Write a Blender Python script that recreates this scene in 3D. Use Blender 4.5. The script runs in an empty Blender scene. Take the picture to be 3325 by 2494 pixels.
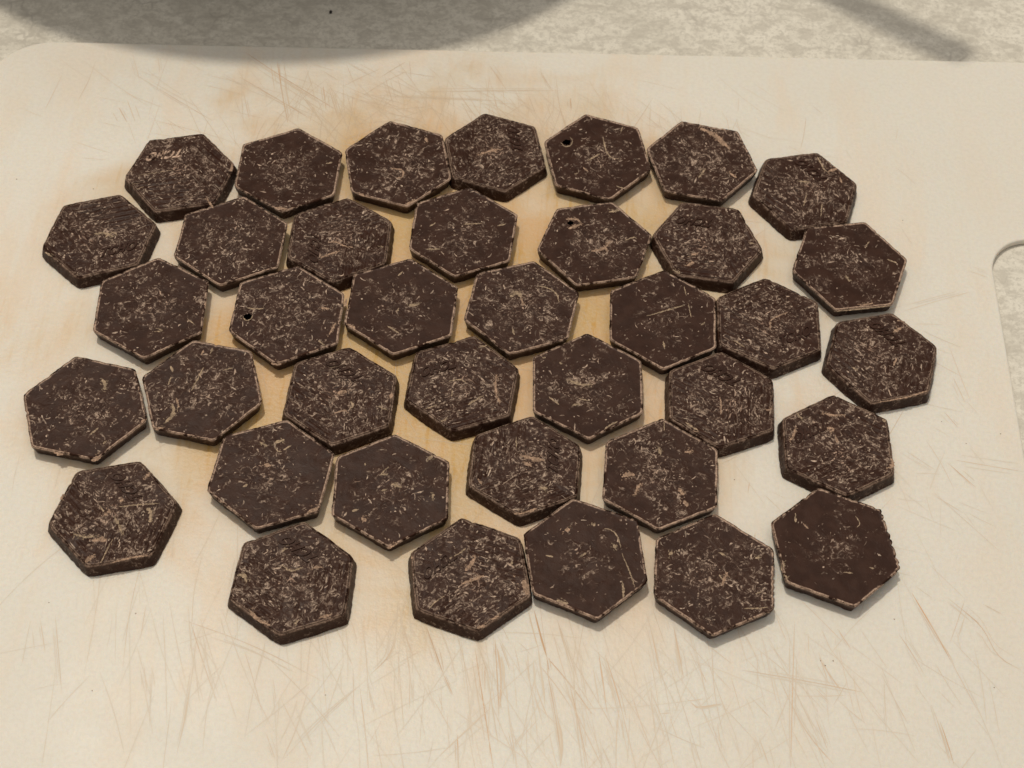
import bpy, math, random
import numpy as np
from mathutils import Matrix, Vector

MM = 0.001
scene = bpy.context.scene
COL = scene.collection
BOARD_T = 2.0            # thickness of the cutting board, mm (counter top is z = 0)
PIECE_H = 3.6            # thickness of a chocolate piece, mm

# ------------------------------------------------------------------ camera
cam = bpy.data.cameras.new('camera')
cam_ob = bpy.data.objects.new('camera', cam)
COL.objects.link(cam_ob)
cam.sensor_width = 36.0
cam.lens = 56.224
cam.clip_start = 0.02
cam.clip_end = 20.0
cr = (0.998088, 0.050755, 0.035260)
cu = (-0.061801, 0.819695, 0.569456)
cb = (0.0, -0.570547, 0.821265)
cam_ob.matrix_world = Matrix(((cr[0], cu[0], cb[0], 0.0),
                              (cr[1], cu[1], cb[1], -0.230),
                              (cr[2], cu[2], cb[2], 0.309 + (BOARD_T + PIECE_H) * MM),
                              (0, 0, 0, 1)))
cam.dof.use_dof = True
cam.dof.focus_distance = 0.372
cam.dof.aperture_fstop = 45.0
scene.camera = cam_ob

# ------------------------------------------------------------------ room light and kitchen lamp
world = bpy.data.worlds.new('World')
scene.world = world
world.use_nodes = True
bg = world.node_tree.nodes['Background']
bg.inputs['Color'].default_value = (1.0, 0.93, 0.84, 1)
bg.inputs['Strength'].default_value = 0.31
lamp = bpy.data.lights.new('kitchen_lamp', 'AREA')
lamp.shape = 'DISK'
lamp.size = 0.125
lamp.energy = 26.0
lamp.color = (1.0, 0.91, 0.77)
lamp_ob = bpy.data.objects.new('kitchen_lamp', lamp)
COL.objects.link(lamp_ob)
lamp_ob.location = (-0.40, 0.60, 2.2)
lamp_ob.rotation_euler = (Vector((0, 0, 0)) - Vector(lamp_ob.location)).to_track_quat('-Z', 'Y').to_euler()
ceil = bpy.data.lights.new('ceiling_glow', 'AREA')      # light bounced off the kitchen ceiling
ceil.shape = 'SQUARE'
ceil.size = 2.4
ceil.energy = 12.5
ceil.color = (1.0, 0.93, 0.85)
ceil_ob = bpy.data.objects.new('ceiling_glow', ceil)
COL.objects.link(ceil_ob)
ceil_ob.location = (-0.1, 0.15, 1.9)
scene.render.engine = 'CYCLES'
scene.view_settings.view_transform = 'Standard'
scene.view_settings.look = 'None'
scene.view_settings.exposure = 0.0
scene.view_settings.gamma = 1.0
scene.view_settings.use_curve_mapping = False

# ------------------------------------------------------------------ measured data (mm on the board)
POLY = [["A",[[-9.89,10.29],[3.73,13.72],[13.65,3.59],[10.54,-10.03],[-4.01,-14.2],[-13.79,-3.32]],[-88.37,44.64]],["B",[[-13.12,7.74],[0.69,14.63],[13.06,6.92],[12.61,-7.83],[0.06,-14.63],[-13.21,-6.9]],[-60.74,47.5]],["B",[[-14.3,3.71],[-3.54,15.03],[10.81,10.96],[14.27,-4.09],[3.75,-14.71],[-10.95,-10.82]],[-33.04,51.86]],["A",[[-13.38,3.82],[-3.6,13.82],[10.21,10.13],[13.55,-3.98],[3.49,-13.72],[-10.26,-10.05]],[-8.28,58.15]],["B",[[-14.2,3.93],[-3.52,14.88],[10.73,11.09],[14.31,-3.68],[3.34,-14.99],[-10.65,-11.08]],[18.59,58.79]],["B",[[-5.15,13.74],[9.95,11.32],[14.69,-2.51],[4.92,-13.94],[-9.88,-11.54],[-14.52,2.89]],[45.92,59.57]],["A",[[-9.95,10.13],[4.02,13.64],[13.7,3.32],[10.18,-10.06],[-4.1,-14.03],[-13.86,-2.97]],[72.75,51.56]],["A",[[-11.03,9.02],[2.52,13.95],[13.4,4.72],[11.12,-8.46],[-2.67,-13.99],[-13.4,-5.16]],[-104.6,21.95]],["B",[[-12.67,7.5],[0.9,14.65],[13.25,6.48],[12.66,-7.79],[-0.65,-14.65],[-13.46,-6.3]],[-71.87,22.93]],["A",[[-12.36,7.02],[0.31,13.9],[12.4,6.85],[12.22,-6.82],[-0.23,-14.13],[-12.32,-6.88]],[-45.17,25.65]],["B",[[-12.44,8.52],[0.81,14.94],[13.57,6.6],[12.29,-8.65],[-1.08,-14.85],[-13.16,-6.57]],[-14.71,30.35]],["B",[[-10.16,10.45],[4.07,14.01],[14.43,3.54],[10.57,-10.43],[-4.36,-14.16],[-14.53,-3.51]],[18.63,29.33]],["A",[[-6.35,12.87],[8.25,11.68],[14.01,-1.44],[6.11,-12.85],[-8.07,-11.47],[-13.98,1.2]],[46.98,32.03]],["B",[[-10.28,11.48],[5.0,14.67],[14.69,2.97],[9.88,-11.64],[-4.61,-14.61],[-14.69,-2.77]],[82.6,27.09]],["B",[[-13.49,6.64],[-0.95,15.26],[12.5,8.77],[13.32,-6.82],[1.06,-15.51],[-12.42,-8.36]],[-87.93,0.77]],["B",[[-12.72,8.36],[0.57,14.88],[13.08,6.89],[13.14,-8.21],[-0.66,-15.47],[-13.3,-6.44]],[-55.11,1.33]],["B",[[-12.56,8.66],[0.82,14.82],[13.25,6.6],[12.67,-8.31],[-0.77,-14.99],[-13.43,-6.78]],[-27.86,5.88]],["B",[[-11.53,9.43],[2.39,14.48],[13.92,5.17],[11.47,-9.12],[-2.34,-14.83],[-13.92,-5.2]],[1.24,7.83]],["B",[[-13.01,7.62],[0.29,15.35],[13.05,7.4],[12.69,-7.82],[0.0,-15.2],[-13.02,-7.29]],[35.71,6.63]],["A",[[-12.43,7.07],[-0.28,14.23],[12.47,7.24],[12.36,-7.22],[0.36,-13.9],[-12.49,-7.4]],[61.52,7.5]],["A",[[-10.26,9.79],[3.67,13.71],[13.7,4.02],[10.33,-9.88],[-3.79,-14.08],[-13.64,-3.54]],[88.51,-0.64]],["B",[[-14.86,2.41],[-5.1,14.17],[9.58,11.56],[14.94,-2.52],[5.29,-14.01],[-9.84,-11.59]],[-97.85,-29.26]],["B",[[-14.6,2.47],[-4.52,14.0],[9.73,11.87],[14.32,-2.67],[4.8,-14.02],[-9.68,-11.61]],[-71.81,-22.36]],["A",[[-11.88,8.25],[0.39,14.0],[12.53,6.4],[12.15,-7.89],[-0.59,-14.26],[-12.66,-6.36]],[-39.66,-21.28]],["A",[[-11.7,8.26],[1.84,14.12],[12.91,5.26],[11.5,-8.34],[-1.59,-13.75],[-12.97,-5.62]],[-11.58,-15.88]],["B",[[-13.33,7.13],[-0.49,15.37],[12.74,8.0],[13.1,-6.97],[0.59,-15.15],[-12.6,-8.31]],[17.83,-14.41]],["A",[[-12.17,7.34],[0.48,13.95],[12.54,6.66],[12.16,-7.95],[-0.79,-13.81],[-12.19,-6.24]],[49.24,-15.87]],["A",[[-12.75,6.33],[-0.33,14.06],[12.06,7.92],[12.47,-7.12],[1.08,-13.93],[-12.5,-7.45]],[76.24,-26.57]],["A",[[-10.31,10.15],[3.45,13.95],[13.66,3.57],[10.17,-10.12],[-3.13,-13.77],[-13.81,-3.74]],[-86.02,-56.5]],["B",[[-12.07,9.03],[1.64,14.56],[13.65,6.08],[11.9,-9.29],[-1.38,-14.74],[-13.73,-5.69]],[-52.84,-43.77]],["B",[[-13.25,7.34],[-0.53,14.65],[12.49,7.97],[13.21,-7.11],[0.67,-15.03],[-12.61,-7.84]],[-25.54,-45.9]],["A",[[-11.99,7.34],[0.93,13.85],[12.44,6.18],[11.98,-7.29],[-0.67,-13.58],[-12.7,-6.4]],[4.23,-37.55]],["B",[[-12.68,7.75],[0.39,15.14],[13.21,7.48],[12.77,-8.0],[-0.54,-14.77],[-13.12,-7.57]],[34.95,-37.58]],["B",[[-14.15,4.92],[-2.95,14.77],[11.07,10.21],[14.26,-4.9],[3.45,-15.01],[-11.54,-9.92]],[73.69,-53.51]],["A",[[-11.83,7.85],[0.9,14.11],[12.58,6.08],[12.34,-8.15],[-0.96,-13.88],[-12.84,-6.01]],[-44.74,-69.67]],["A",[[-13.25,4.28],[-2.69,13.94],[10.72,9.53],[13.53,-4.51],[2.63,-13.77],[-10.9,-9.49]],[-6.63,-66.03]],["B",[[-13.96,4.85],[-3.16,14.9],[11.48,10.1],[13.77,-5.14],[3.02,-14.97],[-11.25,-9.71]],[18.41,-60.31]],["B",[[-12.8,7.75],[0.46,15.22],[13.48,6.91],[12.83,-8.15],[-0.77,-15.14],[-13.23,-6.34]],[46.62,-62.33]]]
GOUGE = [[0,0.35,1,[[-5.71,4.48],[-5.35,6.8]]],[0,0.22,0,[[-10.42,-2.35],[-6.24,-1.11],[-1.34,0.44]]],[0,0.18,0,[[-11.34,-5.59],[-9.55,-4.63]]],[0,0.18,0,[[-10.0,-7.09],[-8.4,-5.95]]],[0,0.8,1,[[12.85,3.35],[12.92,0.89]]],[0,0.6,1,[[8.37,-8.77],[10.34,-11.79]]],[2,0.6,1,[[6.44,9.86],[6.88,8.2]]],[2,0.5,1,[[-1.98,-1.74],[1.71,-1.84],[1.67,-4.72],[0.15,-4.85]]],[2,0.7,1,[[-8.95,-11.27],[-5.83,-12.22]]],[2,0.7,1,[[2.53,-14.33],[5.66,-12.08]]],[1,0.7,1,[[-1.9,-13.19],[1.42,-13.32]]],[1,0.5,0,[[9.12,2.89],[10.9,3.45]]],[3,0.7,1,[[-4.43,-1.59],[-1.14,0.36],[1.93,1.04]]],[3,0.5,1,[[-1.52,1.59],[0.76,-0.32]]],[4,0.45,0,[[-2.52,-1.71],[0.68,1.07]]],[4,0.45,1,[[-3.7,-4.1],[-2.12,-5.63]]],[4,0.35,0,[[1.34,7.29],[2.05,2.67],[3.34,-0.17],[5.83,-0.38]]],[4,0.3,0,[[6.03,8.75],[6.48,11.16]]],[4,0.4,0,[[-5.94,-6.77],[-4.72,-6.26]]],[4,0.35,0,[[5.03,-9.96],[7.8,-10.96]]],[4,0.3,0,[[-9.69,4.22],[-8.86,2.6],[-7.15,2.95],[-6.43,4.92],[-7.41,6.33]]],[5,1.0,1,[[-0.18,11.7],[2.01,10.59],[4.17,8.63],[5.99,5.79]]],[5,0.8,1,[[3.58,10.3],[5.41,7.87],[7.53,4.64]]],[5,0.6,0,[[-0.78,-6.09],[0.82,-3.06]]],[5,0.6,1,[[7.3,-3.77],[9.11,-5.27]]],[6,0.5,0,[[3.8,11.84],[4.74,9.18],[5.39,7.14],[6.59,6.41]]],[6,1.0,1,[[6.3,6.8],[8.71,8.05]]],[6,0.5,1,[[9.29,4.97],[9.77,2.95]]],[6,0.7,0,[[-1.66,2.83],[1.11,2.64]]],[6,0.35,0,[[0.28,-1.11],[-1.31,-8.11]]],[6,0.35,0,[[4.08,-4.45],[3.5,-8.92]]],[7,0.6,0,[[-1.22,0.08],[0.95,1.02],[3.57,-0.3]]],[7,0.5,0,[[1.33,-0.87],[3.21,1.59],[4.37,0.14]]],[7,0.6,0,[[-12.18,-6.51],[-10.13,-7.86]]],[9,0.5,1,[[-2.76,-1.65],[-0.46,-1.08],[1.18,-2.48],[3.85,-2.65]]],[9,0.6,1,[[-4.23,-6.72],[-2.32,-5.43],[0.47,-4.07]]],[9,0.4,0,[[9.64,-1.42],[11.18,-2.07]]],[10,0.5,0,[[-8.65,-6.49],[-5.14,-6.02]]],[10,0.5,0,[[8.58,2.64],[10.64,3.4]]],[10,0.4,0,[[-8.37,1.08],[-6.98,2.36]]],[10,0.4,0,[[-0.1,2.53],[4.66,3.11]]],[11,0.9,1,[[-6.79,4.14],[-5.32,5.04],[-3.54,5.97]]],[11,0.7,1,[[-7.49,7.23],[-5.09,7.62],[-3.86,6.73]]],[11,0.7,0,[[3.3,10.49],[6.01,11.31]]],[11,0.7,1,[[-0.94,-2.76],[2.31,-1.73],[3.76,0.7]]],[11,0.5,1,[[2.59,-0.93],[3.22,-2.81]]],[11,0.35,0,[[7.33,1.38],[10.01,2.76],[10.61,2.03]]],[12,0.8,1,[[-5.27,-8.12],[-3.48,-6.84]]],[12,0.6,1,[[-4.94,-5.04],[-2.54,-4.09]]],[12,0.5,0,[[10.4,0.43],[11.89,0.16]]],[12,0.7,0,[[-8.83,-9.92],[-7.07,-10.91]]],[13,0.6,0,[[-1.11,-3.25],[-0.48,-4.89]]],[13,0.4,0,[[4.34,6.19],[5.54,8.23]]],[13,0.5,0,[[9.6,2.75],[11.9,1.78]]],[13,0.35,0,[[-4.96,-14.89],[2.41,-13.58],[9.54,-11.92]]],[13,0.6,1,[[1.61,-12.54],[4.9,-11.55]]],[14,0.3,0,[[2.06,-6.22],[4.45,-6.92],[1.96,-7.28]]],[14,0.3,0,[[9.14,-2.83],[11.46,-4.78]]],[14,0.5,1,[[12.62,3.93],[12.88,-0.39]]],[15,0.35,0,[[-10.06,0.9],[-8.03,0.7],[-5.78,1.06]]],[15,0.7,1,[[7.83,2.3],[9.86,2.1]]],[15,0.5,0,[[8.45,-7.63],[10.01,-8.91]]],[15,0.6,1,[[11.77,-2.06],[10.77,-5.69]]],[15,0.3,0,[[-10.55,-1.65],[-9.78,-3.02],[-8.42,-2.56],[-8.2,-1.11]]],[15,1.0,1,[[-1.86,-15.02],[0.4,-15.2]]],[16,0.7,0,[[1.63,0.12],[3.9,0.48]]],[16,0.5,0,[[-1.07,-1.9],[-0.6,-0.78]]],[16,0.4,0,[[-2.94,-6.36],[0.1,-8.43]]],[16,0.4,0,[[-1.79,9.06],[-0.74,10.45]]],[16,0.8,1,[[-13.76,-1.45],[-13.57,0.75]]],[16,0.8,1,[[-12.61,-6.75],[-10.48,-8.01]]],[17,1.0,0,[[-2.92,2.65],[-1.27,4.62],[-0.31,2.85]]],[17,0.7,1,[[-0.3,2.48],[0.38,0.34]]],[17,0.4,0,[[3.59,6.66],[6.23,6.32],[8.33,4.63],[9.0,2.11]]],[17,0.5,0,[[-1.85,-7.04],[-1.47,-8.79]]],[18,0.4,0,[[-4.01,0.61],[0.04,2.38],[2.94,3.7],[5.27,4.61]]],[18,0.3,0,[[5.19,10.52],[5.74,7.59]]],[18,0.5,0,[[0.01,-6.6],[0.28,-9.05]]],[18,0.3,0,[[6.15,5.42],[6.82,1.09]]],[18,0.4,0,[[9.24,-1.25],[10.12,-0.1]]],[19,0.4,1,[[0.25,0.63],[2.34,2.24],[4.72,3.52]]],[19,0.4,0,[[-8.9,-5.82],[-6.1,-7.73]]],[19,0.4,1,[[0.25,0.63],[0.27,-2.25]]],[20,0.8,1,[[3.22,7.48],[5.38,9.09]]],[20,0.5,1,[[4.4,11.18],[6.42,10.98]]],[20,0.5,0,[[-7.67,-3.62],[-6.32,-4.56]]],[20,0.5,1,[[2.36,-2.5],[3.41,-0.32]]],[20,0.4,1,[[-2.21,-13.5],[4.67,-11.63],[10.24,-9.16]]],[21,0.9,0,[[2.32,8.14],[3.4,6.88],[3.45,5.2]]],[21,1.6,1,[[4.33,-14.21],[6.25,-13.12]]],[21,1.2,1,[[-4.5,-12.33],[-2.32,-13.12]]],[21,0.5,0,[[2.67,-7.33],[4.16,-5.28]]],[21,0.7,1,[[13.49,-2.96],[14.71,-2.22]]],[21,0.5,0,[[6.1,-9.64],[6.71,-8.63]]],[22,0.45,0,[[-2.53,-0.52],[-1.8,2.56],[-0.75,6.38]]],[22,0.9,0,[[-6.91,-9.44],[-5.58,-7.71],[-5.64,-5.74],[-6.41,-4.48]]],[22,1.0,1,[[-8.93,-11.87],[-7.17,-11.09]]],[22,0.5,1,[[-5.6,-2.76],[-4.61,-5.34]]],[22,0.5,1,[[-1.85,9.74],[-1.57,11.49]]],[22,0.4,0,[[0.17,10.24],[0.32,11.99]]],[22,0.35,0,[[-8.14,0.73],[-7.86,3.12]]],[22,0.3,0,[[3.79,5.87],[6.17,6.74]]],[22,0.5,0,[[-8.52,6.14],[-7.68,4.49]]],[23,0.8,1,[[-0.73,-0.39],[-0.06,1.0],[1.35,0.77]]],[23,0.6,0,[[-3.0,7.23],[-0.89,8.42]]],[23,0.9,1,[[11.58,-0.48],[11.83,1.22]]],[23,0.5,1,[[-0.99,-5.4],[1.35,-4.23],[2.55,-5.14]]],[23,0.4,0,[[8.89,-2.68],[11.18,-3.5]]],[23,0.5,0,[[2.4,-3.82],[3.42,-3.08],[2.46,-1.83]]],[24,0.6,1,[[7.76,2.72],[7.67,-0.69],[8.38,-3.34],[9.04,-5.3]]],[24,0.4,0,[[1.63,-6.19],[3.17,-4.4],[5.04,-3.25]]],[24,0.5,0,[[-8.18,-7.92],[-5.54,-6.39]]],[24,0.4,0,[[-3.26,0.18],[-0.53,1.07],[0.95,-0.18]]],[24,0.5,0,[[-4.34,-11.27],[-2.8,-9.84]]],[24,0.45,0,[[1.63,-6.19],[4.51,-3.63]]],[24,0.5,0,[[3.07,10.5],[5.0,11.35]]],[24,0.4,0,[[-2.39,-4.15],[-2.26,-2.12]]],[25,0.7,0,[[-4.28,1.19],[-1.73,0.02],[0.77,0.55]]],[25,0.5,0,[[-9.13,-3.92],[-7.42,-5.13],[-6.56,-6.07]]],[25,0.35,0,[[-2.19,-3.73],[0.61,-4.36]]],[25,0.5,0,[[-10.96,7.07],[-10.26,7.29]]],[25,0.4,0,[[4.08,-12.23],[5.43,-10.82],[7.07,-9.71]]],[25,0.5,0,[[-3.52,-5.85],[-1.59,-5.37]]],[25,0.4,0,[[-6.83,6.16],[-6.25,5.69]]],[26,0.5,1,[[-0.31,0.56],[0.06,-1.44],[-0.15,-4.46]]],[26,0.7,1,[[10.6,-2.49],[12.01,-1.89]]],[26,0.4,1,[[-6.73,-9.25],[-5.09,-9.78]]],[26,0.5,0,[[-8.36,-7.39],[-5.36,-9.48]]],[27,0.6,1,[[-3.33,8.34],[-0.3,7.9],[2.23,8.42]]],[27,0.7,1,[[-3.34,3.7],[-1.91,4.46],[-0.56,3.9],[-1.99,3.14]]],[27,0.6,1,[[-9.67,3.89],[-10.34,1.54],[-11.23,0.16]]],[27,0.5,1,[[-0.65,2.58],[-0.24,0.32]]],[27,0.8,1,[[10.79,-5.65],[12.19,-5.23],[12.11,-2.99]]],[27,0.6,0,[[-9.19,7.91],[-8.16,6.32]]],[27,0.7,0,[[10.79,7.73],[11.58,7.12]]],[28,1.0,0,[[7.11,1.72],[8.36,0.6],[8.4,-1.8]]],[28,0.6,0,[[-7.58,-5.92],[-4.85,-6.61],[-2.86,-6.17]]],[28,1.0,1,[[-3.14,-7.38],[-1.47,-6.67],[-0.08,-7.16]]],[28,0.7,0,[[0.58,-1.16],[2.06,-3.45],[2.91,-5.17]]],[28,0.9,1,[[-1.86,-0.73],[-0.8,0.55]]],[28,1.0,1,[[-3.67,-12.38],[-2.19,-10.83]]],[28,0.4,0,[[-0.33,-12.44],[0.32,-9.19],[1.09,-6.49]]],[28,0.5,1,[[2.2,-12.26],[5.79,-10.85],[9.49,-10.01]]],[28,0.8,1,[[-12.21,2.47],[-11.75,4.03]]],[28,0.8,1,[[5.21,9.26],[6.25,10.89]]],[28,0.35,0,[[0.84,1.58],[5.39,2.51],[9.75,3.13]]],[28,0.6,1,[[0.87,2.8],[1.47,3.75]]],[28,0.5,0,[[-3.36,1.58],[-2.03,0.16]]],[29,0.7,0,[[-0.3,8.03],[1.72,9.14]]],[29,0.5,0,[[1.83,6.26],[3.53,7.67]]],[29,0.6,0,[[-3.52,7.79],[-1.8,7.12]]],[29,1.1,1,[[9.2,-9.7],[10.96,-8.97],[11.89,-7.99]]],[29,1.0,1,[[-1.92,2.18],[-0.29,1.98]]],[29,0.3,0,[[-0.17,7.08],[0.53,5.85],[1.62,5.77]]],[29,0.5,0,[[-5.83,-4.04],[-4.87,-3.35]]],[30,0.8,0,[[-0.12,1.25],[2.21,0.64]]],[30,1.1,0,[[7.72,8.27],[8.45,9.28]]],[30,0.5,0,[[-3.13,3.38],[-1.03,3.84]]],[30,0.35,0,[[-2.86,3.4],[-1.21,5.72]]],[30,0.6,0,[[9.34,-1.94],[9.51,-0.69]]],[30,0.5,0,[[-2.2,-0.61],[-0.91,-0.2]]],[30,0.8,1,[[-5.96,-7.91],[-4.82,-8.74]]],[30,0.5,0,[[-8.22,-6.41],[-6.7,-5.84]]],[30,1.0,1,[[0.51,-15.08],[2.48,-13.9]]],[30,0.5,0,[[-6.62,6.11],[-6.46,5.81]]],[31,1.0,1,[[-0.85,2.43],[1.06,1.93],[4.06,1.51]]],[31,0.8,1,[[-0.51,0.86],[1.43,-0.27]]],[31,0.9,0,[[3.53,-5.46],[5.15,-5.97]]],[31,0.8,1,[[-1.98,-12.95],[0.38,-12.47],[2.97,-11.22]]],[31,0.3,0,[[-2.59,7.46],[-2.3,4.24]]],[31,0.5,1,[[-10.72,-4.31],[-9.56,-5.79]]],[32,1.0,1,[[-8.78,-1.44],[-7.17,-0.53],[-5.82,-0.75]]],[32,0.6,1,[[-5.79,-6.07],[-5.26,-4.16],[-4.47,-2.86]]],[32,0.9,1,[[5.57,6.14],[7.21,6.58]]],[32,0.8,1,[[4.12,-3.49],[5.18,-5.28]]],[32,1.0,1,[[5.16,-6.83],[6.21,-7.99]]],[32,0.35,0,[[0.91,14.27],[0.9,11.64]]],[32,0.6,0,[[-0.42,7.31],[0.12,5.09]]],[33,0.5,0,[[-8.41,7.7],[-8.52,5.43]]],[33,0.5,1,[[-6.85,5.23],[-5.79,4.02]]],[33,0.3,0,[[5.14,8.02],[6.13,6.15],[5.21,5.12]]],[33,0.35,0,[[7.24,-5.02],[8.33,-5.1]]],[33,0.8,0,[[-12.18,-7.15],[-11.67,-4.94]]],[33,0.6,0,[[-11.8,-7.74],[-10.94,-9.84]]],[33,0.4,0,[[1.34,-6.52],[3.53,-6.68]]],[34,0.7,1,[[-8.27,-8.07],[-7.03,-9.67],[-5.33,-10.94],[-3.23,-11.63]]],[34,0.8,0,[[-11.94,-0.38],[-10.46,0.02],[-9.71,-1.66]]],[34,0.6,1,[[4.32,2.78],[6.1,2.91]]],[34,0.4,0,[[-2.65,2.88],[-0.64,1.28],[2.02,2.62]]],[34,0.5,0,[[-3.07,6.06],[-1.76,7.92]]],[34,0.6,1,[[7.26,-8.97],[9.23,-8.55]]],[34,0.6,0,[[1.97,-11.0],[2.61,-10.12]]],[35,2.0,1,[[11.76,-0.87],[12.35,-2.56],[12.69,-4.25]]],[35,0.9,1,[[-0.95,0.56],[0.46,2.7],[0.87,4.49]]],[35,0.5,0,[[-8.17,-9.09],[-6.57,-6.72],[-5.11,-5.77]]],[35,0.4,0,[[-4.75,3.21],[-2.77,4.53],[-1.32,6.1]]],[35,0.7,1,[[-1.5,-2.66],[1.24,-1.31],[2.98,-0.33]]],[35,0.6,1,[[5.38,-10.69],[6.85,-9.75]]],[35,0.5,0,[[8.88,2.7],[9.09,3.6]]],[35,0.5,1,[[-12.92,3.23],[-12.45,2.38]]],[35,0.8,1,[[2.48,-12.84],[4.21,-12.16]]],[36,0.35,0,[[3.97,7.61],[6.08,7.15],[7.16,5.43],[7.71,3.08]]],[36,0.3,0,[[7.99,1.62],[9.59,-2.39],[10.91,-6.64]]],[36,0.5,0,[[8.07,-5.11],[8.47,-7.1],[8.37,-9.4]]],[36,1.0,1,[[-4.69,6.54],[-3.64,6.77]]],[36,0.6,0,[[6.13,3.86],[6.54,2.7]]],[36,0.5,0,[[-1.36,0.07],[0.18,1.07]]],[36,0.8,0,[[-5.92,-10.95],[-3.6,-11.64]]],[36,0.6,0,[[1.06,8.31],[2.11,8.38]]],[36,0.5,0,[[-8.64,-0.14],[-7.07,-0.33]]],[37,0.6,1,[[1.71,-2.94],[2.17,-1.07],[3.03,0.53]]],[37,0.35,0,[[1.09,-0.22],[2.01,-1.69]]],[37,0.35,0,[[6.32,-8.07],[9.04,-7.89],[11.49,-7.42]]],[37,0.6,0,[[9.21,4.38],[10.33,4.77]]],[37,0.5,0,[[1.22,5.39],[2.86,4.56]]],[37,0.8,0,[[-9.86,3.98],[-9.02,4.67]]],[37,0.35,0,[[8.9,-4.27],[10.27,-3.87]]]]
HOLE = [[4,[-8.13,4.35],1.05],[11,[-6.4,6.13],0.75],[15,[-9.31,-1.91],1.1]]
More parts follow.
